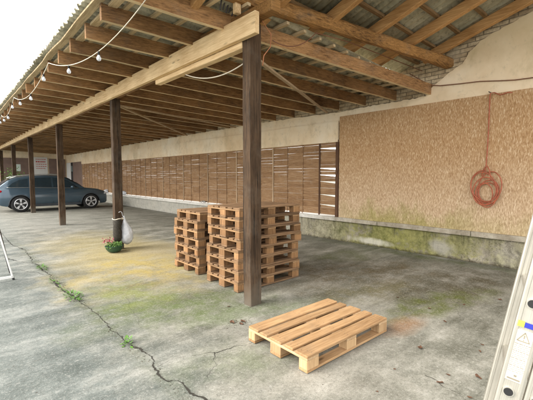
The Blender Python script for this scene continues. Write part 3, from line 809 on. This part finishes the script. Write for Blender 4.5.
# bag
bm = B(); n = 26; seg = 22; rings = []
for i in range(n+1):
    t = i/n; z = .06+.64*t
    r = .02+.18*math.sin(PI*min(1, (1-t)*1.06+.0))**.8*(1 if t < .6 else 1-(t-.6)*.9) if t < .97 else .018
    r = {True: r, False: r}[True]
    prof = [0.03, .12, .165, .185, .19, .188, .18, .165, .145, .12, .09, .06, .035, .02, .02]
    q = t*(len(prof)-1); a = int(q); fr = q-a; r = prof[a]*(1-fr)+prof[min(a+1, len(prof)-1)]*fr
    ring = []
    for k in range(seg):
        an = 2*PI*k/seg; d = 1+.16*noise.noise(Vector((math.cos(an)*1.6, math.sin(an)*1.6, t*3)))+.10*noise.noise(Vector((math.cos(an)*5, math.sin(an)*5, t*5)))
        ring.append(bm.verts.new((r*d*.78*math.cos(an)-.06*t*t, r*d*.78*math.sin(an), z)))
    rings.append(ring)
for a, b in zip(rings, rings[1:]):
    for k in range(seg):
        f = bm.faces.new([a[k], a[(k+1) % seg], b[(k+1) % seg], b[k]]); f.smooth = True
bm.faces.new(rings[0][::-1]); bm.faces.new(rings[-1])
bag = obj('plastic_bag', bm, M['bag'], None, (2.93, 7.78, .03)); tag(bag, 'white plastic bag hanging on the right side of the second post', 'bag')
bm = B(); tube(bm, [(-.08, 0, .68), (-.1, 0, .78), (-.13, 0, .80), (-.17, -.0, .78)], .008, 6); obj('handle', bm, M['bag'], bag)

# ------------------------------------------------------------------ weeds and dead leaves
for (x, y, r, n, txt) in ((1.19, 7.05, .13, 60, 'small green weed tuft farthest along the floor joint'), (1.16, 6.0, .1, 36, 'thin green weed in the floor joint between two larger tufts'), (1.19, 5.08, .16, 90, 'largest green weed tuft growing in the floor joint'), (1.22, 3.3, .07, 30, 'small yellowish weed in the crack nearest the camera'), (1.15, 5.5, .07, 16, 'tiny weed sprig just behind the largest tuft')):
    bm = B()
    for _ in range(n):
        a = random.uniform(0, 2*PI); d = r*math.sqrt(random.random())
        c = Vector((d*math.cos(a)*.6, d*math.sin(a)*1.3, random.uniform(.004, .05)))
        R = Matrix.Rotation(a, 3, 'Z') @ Matrix.Rotation(random.uniform(-.9, .4), 3, 'Y'); s = random.uniform(.015, .035)
        vs = [bm.verts.new(c+R @ Vector(q)*s) for q in ((-.3, -.2, 0), (.5, -.4, .05), (1.2, 0, 0), (.5, .4, .05), (-.3, .2, 0))]
        bm.faces.new(vs)
    tag(obj('weed', bm, M['leaf'], None, (x, y, 0)), txt, 'weed', 'weeds in the floor joint')
random.seed(12)
spots = [(3.2, 1.38, 1.6), (3.07, .86, 1.4), (2.76, 1.03, 1.3), (2.68, 1.36, .7), (3.99, 1.46, 1), (4.25, 1.73, 1), (2.25, 3.02, 1.8), (2.35, 2.96, 1.7), (2.3, 2.92, 1.2), (2.5, 3.42, 1.2), (3.53, .98, 1), (2.92, 1.03, .8), (2.73, .81, .8), (4.33, 2.18, 1), (5.23, 1.25, 1.4), (3.69, 1.01, 1), (5.0, 2.4, .8), (4.7, 1.5, 1), (2.3, 1.3, .5), (3.05, .7, .8)]
for i, (x, y, s) in enumerate(spots):
    bm = B(); n = 8; L = .035*s; ctr = bm.verts.new((0, 0, .006))
    ring = [bm.verts.new((L*math.cos(2*PI*k/n)*random.uniform(.6, 1.2), L*.5*math.sin(2*PI*k/n)*random.uniform(.6, 1.3), .005+random.uniform(0, .018)*s)) for k in range(n)]
    for k in range(n): bm.faces.new([ctr, ring[k], ring[(k+1) % n]])
    o = obj('dead_leaf', bm, M['deadleaf'], None, (x, y, .001)); o.scale = (.72, .72, .6); o.rotation_euler.z = random.uniform(0, 6)
    tag(o, 'small curled brown dead leaf scattered on the concrete floor', 'leaf', 'dead leaves scattered on the floor')

bm = B(); random.seed(33)
def grit(n, cx, cy, sx, sy):
    for _ in range(n):
        x, y, s = random.gauss(cx, sx), random.gauss(cy, sy), random.uniform(.003, .009)
        vs = [bm.verts.new((x+s*random.uniform(-1, 1), y+s*random.uniform(-1, 1), random.uniform(.001, .002)+s*k*.6)) for k in (0, 0, 0, 1)]
        for f in ((0, 1, 2), (0, 1, 3), (1, 2, 3), (0, 2, 3)): bm.faces.new([vs[i] for i in f])
grit(160, 2.32, 2.97, .08, .05)
for k in range(26): grit(22, 1.22, 1.9+k*.3, .03, .14)
for k in range(34): grit(26, 7.06, -.5+k*.3, .06, .16)
for k in range(40): grit(5, random.uniform(2, 6.5), random.uniform(.6, 3.2), .1, .1)
for px, py in ((2.69, 3.22), (2.87, 3.3), (2.7, 7.78)): grit(30, px, py, .03, .05)
gr = obj('grit', bm, simple('grit_dirt', (.10, .085, .06), .95, sc=50, var=.5)); tag(gr, 'loose grit and crumbs lying along the floor joint and wall foot', 'grit', kind='stuff')

# ------------------------------------------------------------------ ladder (right foreground)
CAMH = 1.6
yaw = math.radians(42.43)
FW = Vector((math.sin(yaw), math.cos(yaw), 0)); RT = Vector((math.cos(yaw), -math.sin(yaw), 0)); UP = Vector((0, 0, 1))
LAD = dict(lat=.700, dep=1.025, z=.954, phi=33.6, lean=9.6)
phi = math.radians(LAD['phi'])
N_ = (RT*math.sin(phi)+FW*math.cos(phi))          # rung direction, away from the camera
W_ = (RT*math.cos(phi)-FW*math.sin(phi))          # across the stile, to the right
S_ = (UP*math.cos(math.radians(LAD['lean']))+W_*math.sin(math.radians(LAD['lean']))).normalized()
Wp = N_.cross(S_); Wp = Wp if Wp.dot(W_) > 0 else -Wp
Oc = RT*LAD['lat']+FW*LAD['dep']+UP*LAD['z']      # a point on the left edge of the near stile
t0 = -Oc.z/S_.z
base = Oc+S_*t0                                   # foot of that edge
R = Matrix((Wp, N_, S_)).transposed().to_4x4()
# local: x across, y along rung away, z along the stile
lad = bpy.data.objects.new('ladder', None); C.objects.link(lad); tag(lad, 'pale aluminium ladder leaning at the right edge of the picture', 'ladder')
lad.matrix_world = Matrix.Translation(base+Vector((0, 0, .01))) @ R
LL = 3.75
def stile(x, y, w=.060, d=.028):
    bm = B(); t = .003
    # shallow C channel open towards the rungs, with raised ribs on its outer face
    sec = [(0, d), (0, 0), (.004, -.002), (.010, -.002), (.012, 0), (w-.012, 0), (w-.010, -.002), (w-.004, -.002), (w, 0), (w, d), (w-t, d), (w-t, t), (t, t), (t, d)]
    a = [bm.verts.new((x+u, y+v, 0)) for u, v in sec]; b = [bm.verts.new((x+u, y+v, LL)) for u, v in sec]; n = len(sec)
    for i in range(n): bm.faces.new([a[i], b[i], b[(i+1) % n], a[(i+1) % n]])
    bm.faces.new(a[::-1]); bm.faces.new(b)
    return obj('stile', bm, M['alu'], lad)
RW = .317
zh = (Oc.z*0)+0
off = -t0
holes = []
for sx in (0, .067):
    for sy in (0, RW):
        st = stile(sx, sy if sy == 0 else sy+.0)
first_z = off % .28
z = first_z
while z < LL-.1:
    for sx in (0, .067):
        bm = B(); c = Vector((sx+.027, 0, z))
        tube(bm, [c+Vector((0, .004, 0)), c+Vector((0, RW+.02, 0))], .0135, 14); rg = obj('rung', bm, M['alu'], lad)
        bm = B(); tube(bm, [c+Vector((0, -.0045, 0)), c+Vector((0, .002, 0))], .0150, 20); obj('rung_rim', bm, M['alu'], rg)
        bm = B(); tube(bm, [c+Vector((0, -.0060, 0)), c+Vector((0, -.003, 0))], .0118, 18); obj('rung_bore', bm, M['rubber'], rg)
    z += .28
# warning label on the outer face
M['label'] = simple('label_cream', (.72, .68, .56), .5, var=.05); M['lyel'] = simple('label_yellow', (.6, .6, .08), .5, var=.05)
M['lblue'] = simple('label_blue', (.03, .04, .35), .5, var=.05); M['lgrey'] = simple('label_print', (.25, .22, .17), .6)
LZ = None
def plate(name, x0, x1, z0, z1, mat, y=-.0035, parent=lad):
    bm = B(); bxv(bm, (x0, y, z0), (x1, y+.001, z1)); return obj(name, bm, mat, parent)
def make_label(h):
    """h = height of the lower of the two bores in view, along the stile"""
    lb = plate('warning_label', .008, .052, h+.036, h+.196, M['label'], -.0015)
    plate('yellow_mark', .006, .022, h+.205, h+.223, M['lyel'], -.0028, lb); plate('blue_mark', .0225, .054, h+.206, h+.221, M['lblue'], -.0028, lb)
    bm = B(); cz = h+.176
    for a, b in (((.014, cz-.013), (.029, cz+.015)), ((.029, cz+.015), (.044, cz-.013)), ((.044, cz-.013), (.014, cz-.013)), ((.029, cz+.006), (.029, cz-.004)), ((.029, cz-.007), (.029, cz-.010))):
        bar(bm, (a[0], -.0026, a[1]), (b[0], -.0026, b[1]), .002, .0026, up=Vector((0, 1, 0)))
    obj('warning_triangle', bm, M['lgrey'], lb)
    bm = B(); random.seed(2); z = h+.152; k = 0
    while z > h+.062:
        x = .011
        while x < .047:
            w = random.uniform(.003, .009); bxv(bm, (x, -.0026, z), (min(x+w, .049), -.0021, z+(.0022 if k % 4 == 0 else .0013))); x += w+.0022
        z -= .0058; k += 1
    bxv(bm, (.029, -.0026, h+.051), (.036, -.0021, h+.057)); bxv(bm, (.014, -.0026, h+.040), (.046, -.0021, h+.045))
    obj('fine_print', bm, M['lgrey'], lb)

# ------------------------------------------------------------------ folding stand at the left edge
st = empty('folding_stand', (.72, 6.6, 0), 'white folding a-frame stand cut off at the left edge of the picture', 'stand')
for a, b in (((0, 0, 0), (-.20, .0, 1.0)), ((-.75, 0, 0), (-.55, 0, 1.0))):
    bm = B(); bar(bm, a, b, .035, .022); bevel(bm, .003); lg = obj('leg', bm, M['whitep'], st)
    bm = B(); bar(bm, (a[0]+.004, -.002, 0), (a[0]*.996-.004, -.002, .03), .042, .03); obj('rubber_foot', bm, M['rubber'], lg)
for a, b in (((0, .5, 0), (-.20, .02, 1.0)), ((-.75, .5, 0), (-.55, .02, 1.0))):
    bm = B(); bar(bm, (a[0]+.02, a[1], a[2]), (b[0]+.02, b[1]+.015, b[2]), .03, .02); obj('leg', bm, M['rod'], st)
bm = B(); bar(bm, (-.02, -.02, .05), (-.74, -.02, .05), .02, .035); obj('crossbar', bm, M['whitep'], st)
bm = B(); bxv(bm, (-.56, -.018, .45), (-.19, -.012, .95)); obj('board', bm, M['whitep'], st)

# small clutter on the ledge
random.seed(21)
for (x, y, r, txt) in ((7.1, 11.25, .1, 'tangled grey wire lying on the white ledge behind the pallet stacks'),):
    bm = B(); pts = []
    for i in range(60):
        a = i*.5; pts.append((x+.05*math.sin(a*1.3), y+r*1.6*math.cos(a)*random.uniform(.8, 1.1), .62+.05*abs(math.sin(a*.7))))
    tube(bm, pts, .01, 5); tag(obj('wire_tangle', bm, M['steel']), txt, 'wire')
for (y, txt) in ((22.0, 'white crumpled rag on the far ledge beside the car bonnet'), (19.2, 'white crumpled rag on the ledge just left of the second post')):
    bm = B(); bmesh.ops.create_icosphere(bm, subdivisions=3, radius=1)
    for v in bm.verts:
        d = 1+.35*noise.noise(v.co*2+Vector((y, 0, 0))); v.co = Vector((v.co.x*.09*d, v.co.y*.32*d, max(-.1, v.co.z*.12*d)))
    for f in bm.faces: f.smooth = True
    tag(obj('rag', bm, M['bag'], None, (7.12, y, .69)), txt, 'rag')

# ------------------------------------------------------------------ the car
car = empty('parked_car', (3.88, 19.62, 0), 'dark blue grey estate car parked under the shed with its bonnet to the back wall', 'car')
# local: x forward, y across; seen side is -y
def interp(tb, x):
    if x <= tb[0][0]: return tb[0][1]
    for (a, b), (c, d) in zip(tb, tb[1:]):
        if x <= c:
            t = (x-a)/(c-a); t = t*t*(3-2*t)*.4+t*.6; return b+(d-b)*t
    return tb[-1][1]
RX, FX, WR = -1.43, 1.45, .36
belt = [(-2.28, .86), (-2.22, 1.0), (-1.9, 1.07), (-1.0, 1.06), (0, 1.02), (.95, 1.0), (1.3, .99), (1.8, .93), (2.1, .84), (2.27, .7), (2.32, .58)]
lowz = [(-2.28, .46), (-2.15, .32), (-1.9, .26), (1.9, .24), (2.2, .26), (2.32, .36)]
plan = [(-2.28, .70), (-2.18, .83), (-1.8, .90), (-1.0, .925), (1.0, .925), (1.7, .90), (2.1, .80), (2.25, .68), (2.32, .52)]
def zlow(x):
    z = interp(lowz, x)
    for c in (RX, FX):
        if abs(x-c) < .42: z = max(z, .34+math.sqrt(.42**2-(x-c)**2))
    return z
stx = sorted(set([-2.28+4.60*i/64 for i in range(65)]+[RX-.42, RX+.42, RX-.419, RX+.419, FX-.42, FX+.42, FX-.419, FX+.419, RX-.4, RX+.4, FX-.4, FX+.4]))
bm = B(); secs = []
NR = 9
for x in stx:
    zl, zb, w = zlow(x), interp(belt, x), interp(plan, x)
    half = []
    for k in range(NR+1):
        t = k/NR; z = zl+(zb-zl)*t
        bulge = 1-.10*((z-.62)/.5)**2-(.04 if abs(z-.52) < .03 else 0)*0
        half.append((w*bulge, z))
    cw = half[-1][0]
    crown = [(cw*.93, zb+.025), (cw*.7, zb+.04), (cw*.35, zb+.055), (0, zb+.06)]
    if abs(x) > 2.2: crown = [(a, zb+(z-zb)*.4) for a, z in crown]
    sec = [(x, -a, z) for a, z in half+crown]+[(x, a, z) for a, z in (half+crown)[:-1][::-1]]
    secs.append([bm.verts.new(p) for p in sec])
for a, b in zip(secs, secs[1:]):
    for i in range(len(a)-1):
        f = bm.faces.new([a[i], a[i+1], b[i+1], b[i]]); f.smooth = True
for s in (secs[0], secs[-1]): bm.faces.new(s)
obj('body', bm, M['paint'], car)
# floor pan blocks light
bm = B(); bxv(bm, (-1.0, -.8, .24), (1.0, .8, .5)); bxv(bm, (-2.1, -.62, .34), (2.1, .62, .8)); obj('underbody', bm, M['hub'], car)
# cabin
roof = [(-2.2, 1.08), (-2.05, 1.25), (-1.8, 1.44), (-1.5, 1.535), (-1.0, 1.6), (-.3, 1.635), (.2, 1.6), (.5, 1.5), (.85, 1.28), (1.18, 1.06)]
bm = B(); secs = []
for i in range(41):
    x = -2.2+3.38*i/40; zt = interp(roof, x); zb = interp(belt, x)-.02
    h = max(.01, zt-zb); wb = interp(plan, x)*.9; wt = wb-.34*h
    sec = [(-wb, zb), (-(wb*.45+wt*.55), zb+h*.55), (-(wt+.02), zb+h*.86), (-(wt-.07), zb+h*.97), (-wt*.45, zb+h+.012), (0, zb+h+.02)]
    sec = sec+[(-a, z) for a, z in sec[:-1][::-1]]
    secs.append([bm.verts.new((x, a, z)) for a, z in sec])
for a, b in zip(secs, secs[1:]):
    for i in range(len(a)-1):
        f = bm.faces.new([a[i], a[i+1], b[i+1], b[i]]); f.smooth = True
bm.faces.new(secs[0]); bm.faces.new(secs[-1])
obj('cabin', bm, M['paint'], car)
def sidepane(name, xs0, side):
    """glass following the cabin side between x stations, given (x, lo, hi) fractions"""
    bm = B(); prev = None
    for x, lo, hi in xs0:
        zt = interp(roof, x); zb = interp(belt, x)-.02; h = max(.01, zt-zb); wb = interp(plan, x)*.9; wt = wb-.34*h
        def pt(fr):
            if fr < .55: u = fr/.55; a = wb+(wb*.45+wt*.55-wb)*u
            else: u = (fr-.55)/.31; a = (wb*.45+wt*.55)+((wt+.02)-(wb*.45+wt*.55))*u
            return (x, side*(a+.007), zb+h*fr)
        cur = [bm.verts.new(pt(lo+(hi-lo)*q/3)) for q in range(4)]
        if prev:
            for q in range(3): bm.faces.new([prev[q], prev[q+1], cur[q+1], cur[q]])
        prev = cur
    return obj(name, bm, M['carglass'], car)
for sd in (-1, 1):
    sidepane('side_window', [(-1.86, .16, .2), (-1.7, .14, .55), (-1.45, .13, .76), (-1.12, .13, .8)], sd)
    sidepane('side_window', [(-1.03, .13, .81), (-.6, .12, .83), (-.22, .12, .84)], sd)
    sidepane('side_window', [(-.14, .12, .84), (.2, .12, .83), (.5, .13, .76), (.72, .14, .6), (.88, .17, .34), (.95, .2, .22)], sd)
    # chrome line, door gaps, handles, sill, rail, mirror
    bm = B(); tube(bm, [(x, sd*(interp(plan, x)*.9+.006), interp(belt, x)+.025) for x in [-1.9+.1*i for i in range(29)]], .008, 5); obj('window_trim', bm, M['steel'], car)
    for x in (-.18, -1.08, .92):
        bm = B(); bar(bm, (x, sd*(interp(plan, x)*.985+.0), .36), (x, sd*(interp(plan, x)*.93+.0), .99), .008, .02, up=Vector((0, 1, 0))); obj('door_gap', bm, M['rubber'], car)
    for x in (-.35, -1.2+.42):
        bm = B(); bar(bm, (x, sd*.93, .86), (x+.16, sd*.93, .865), .02, .025); bevel(bm, .005); obj('door_handle', bm, M['paint'], car)
    bm = B(); bar(bm, (RX+.45, sd*.90, .29), (FX-.45, sd*.90, .29), .07, .12); bevel(bm, .02); obj('sill', bm, M['clad'], car)
    for c in (RX, FX):
        bm = B(); tube(bm, [(c+.425*math.cos(a), sd*(interp(plan, c+.425*math.cos(a))*.985), .34+.425*math.sin(a)) for a in [PI*i/20 for i in range(21)]], .022, 6); obj('arch_trim', bm, M['clad'], car)
    bm = B(); tube(bm, [(-1.75, sd*.60, 1.5), (-1.5, sd*.62, 1.6), (-.9, sd*.63, 1.66), (-.2, sd*.63, 1.69), (.25, sd*.62, 1.65), (.35, sd*.62, 1.6)], .016, 6); obj('roof_rail', bm, M['steel'], car)
    bm = B(); bmesh.ops.create_icosphere(bm, subdivisions=2, radius=1); 
    for v in bm.verts: v.co = Vector((v.co.x*.08+.62, v.co.y*.11+sd*.98, v.co.z*.075+1.08))
    obj('mirror', bm, M['paint'], car)
    bm = B(); bmesh.ops.create_icosphere(bm, subdivisions=3, radius=1)
    for v in bm.verts: v.co = Vector((v.co.x*.17+2.1, v.co.y*.14+sd*.66, v.co.z*.07+.73+.02*v.co.x))
    for f in bm.faces: f.smooth = True
    obj('headlight', bm, M['headlight'], car)
    bm = B(); bmesh.ops.create_icosphere(bm, subdivisions=3, radius=1)
    for v in bm.verts: v.co = Vector((v.co.x*.13-2.16, v.co.y*.2+sd*.66, v.co.z*.08+.93))
    obj('tail_light', bm, M['taillight'], car)
# windscreen and rear window
def endglass(name, x0, x1):
    bm = B(); prev = None
    for i in range(9):
        x = x0+(x1-x0)*i/8; zt = interp(roof, x); zb = interp(belt, x)-.02; h = max(.01, zt-zb); wt = interp(plan, x)*.9-.34*h
        cur = [bm.verts.new((x, a*(wt-.1), zt+.03-abs(a)*.012)) for a in (-1, -.5, 0, .5, 1)]
        if prev:
            for q in range(4): bm.faces.new([prev[q], prev[q+1], cur[q+1], cur[q]])
        prev = cur
    obj(name, bm, M['carglass'], car)
endglass('windscreen', .42, 1.1); endglass('rear_window', -2.12, -1.75)
for c in (RX, FX):
    for sd in (-1, 1):
        yc = sd*.80
        bm = B(); lathe(bm, [(.24, -.1), (.33, -.11), (.355, -.08), (WR, -.04), (WR, .04), (.355, .08), (.33, .11), (.24, .1)], 36, (0, 0, 0), 'y')
        wh = obj('wheel', bm, M['rubber'], car, (c, yc, WR))
        bm = B(); lathe(bm, [(.235, -.06), (.235, .06)], 32, (0, 0, 0), 'y'); obj('wheel_well_disc', bm, M['hub'], wh)
        bm = B(); y0 = sd*.095
        tube(bm, [(.235*math.cos(a), y0, .235*math.sin(a)) for a in [2*PI*i/36 for i in range(36)]], .02, 6, True)
        for k in range(5):
            for dd in (-.13, .13):
                a = PI/2+2*PI*k/5+dd
                bar(bm, (.04*math.cos(a-dd), y0-.0*sd, .04*math.sin(a-dd)), (.23*math.cos(a), y0, .23*math.sin(a)), .034, .03, up=Vector((0, 1, 0)))
        lathe(bm, [(.055, min(y0-.015, y0+.015)), (.055, max(y0-.015, y0+.015))], 16, (0, 0, 0), 'y')
        obj('rim', bm, M['rim'], wh)
# small shrub behind the car at the far left
sh = empty('shrub', (3.35, 28.0, 0), 'green potted shrub at the far end behind the car tail', 'shrub')
bm = B(); lathe(bm, [(.18, 0), (.26, .4), (.27, .42), (.24, .42), (.2, .38)], 18); obj('pot', bm, M['whitep'], sh)
bm = B(); tube(bm, [(0, 0, .35), (.03, .02, .9), (0, 0, 1.4)], [.03, .022, .01], 6); obj('stem', bm, M['frame'], sh)
bm = B(); leaves(bm, 420, lambda: (random.gauss(0, .26), random.gauss(0, .26), 1.45+random.gauss(0, .28)), .07); obj('crown', bm, M['leaf2'], sh)
LABEL_Z = None

# ------------------------------------------------------------------ beyond the slatted wall: hedge seen as flecks is left to the sky
# ------------------------------------------------------------------ camera
cam = bpy.data.cameras.new('camera'); co = bpy.data.objects.new('camera', cam); C.objects.link(co)
F = 352/533
cam.sensor_width = 36; cam.lens = 36*F; cam.clip_start = .05; cam.clip_end = 1000
co.location = (0, 0, CAMH)
pitch = math.radians(3.9)
fwd = Vector((FW.x*math.cos(pitch), FW.y*math.cos(pitch), -math.sin(pitch)))
co.rotation_euler = fwd.to_track_quat('-Z', 'Y').to_euler()
scene.camera = co

# place the ladder label where the face is in view
make_label(off)

# ------------------------------------------------------------------ light
w = bpy.data.worlds.new('World'); scene.world = w; w.use_nodes = True
nt = w.node_tree; bg = nt.nodes['Background']
sky = nt.nodes.new('ShaderNodeTexSky'); sky.sky_type = 'NISHITA'; sky.sun_disc = False
EL, AZ = math.radians(38), math.atan2(.93, -.9)   # towards the sun: (-x, +y)
sd = Vector((-.93, .36, 0)).normalized()
sky.sun_elevation = EL; sky.sun_rotation = math.atan2(sd.x, sd.y)
sky.air_density = 1; sky.dust_density = 3.5; sky.ozone_density = 1
tc = nt.nodes.new('ShaderNodeTexCoord'); cl = nt.nodes.new('ShaderNodeTexNoise'); cl.inputs['Scale'].default_value = 2.2; cl.inputs['Detail'].default_value = 6
nt.links.new(tc.outputs['Generated'], cl.inputs[0])
cr = nt.nodes.new('ShaderNodeValToRGB'); nt.links.new(cl.outputs[0], cr.inputs[0])      # thin even cloud, the white sky of the photograph
cr.color_ramp.elements[0].position = .3; cr.color_ramp.elements[0].color = (.7, .7, .7, 1); cr.color_ramp.elements[1].position = .6; cr.color_ramp.elements[1].color = (.92, .92, .92, 1)
mx = nt.nodes.new('ShaderNodeMix'); mx.data_type = 'RGBA'; nt.links.new(cr.outputs[0], mx.inputs[0]); nt.links.new(sky.outputs[0], mx.inputs[6]); mx.inputs[7].default_value = (5.95, 5.85, 5.7, 1)
nt.links.new(mx.outputs[2], bg.inputs[0]); bg.inputs[1].default_value = .15
sl = bpy.data.lights.new('sun', 'SUN'); sl.energy = 1.1; sl.angle = math.radians(35); sl.color = (1, .95, .87)
so = bpy.data.objects.new('sun', sl); C.objects.link(so)
dirv = Vector((sd.x*math.cos(EL), sd.y*math.cos(EL), math.sin(EL)))
so.rotation_euler = dirv.to_track_quat('Z', 'Y').to_euler(); so.location = (-10, 5, 20)
vs = scene.view_settings
vs.view_transform = 'Standard'; vs.look = 'None'; vs.gamma = 1; vs.use_curve_mapping = False; vs.exposure = 1.85
scene.cycles.max_bounces = 8; scene.cycles.diffuse_bounces = 5
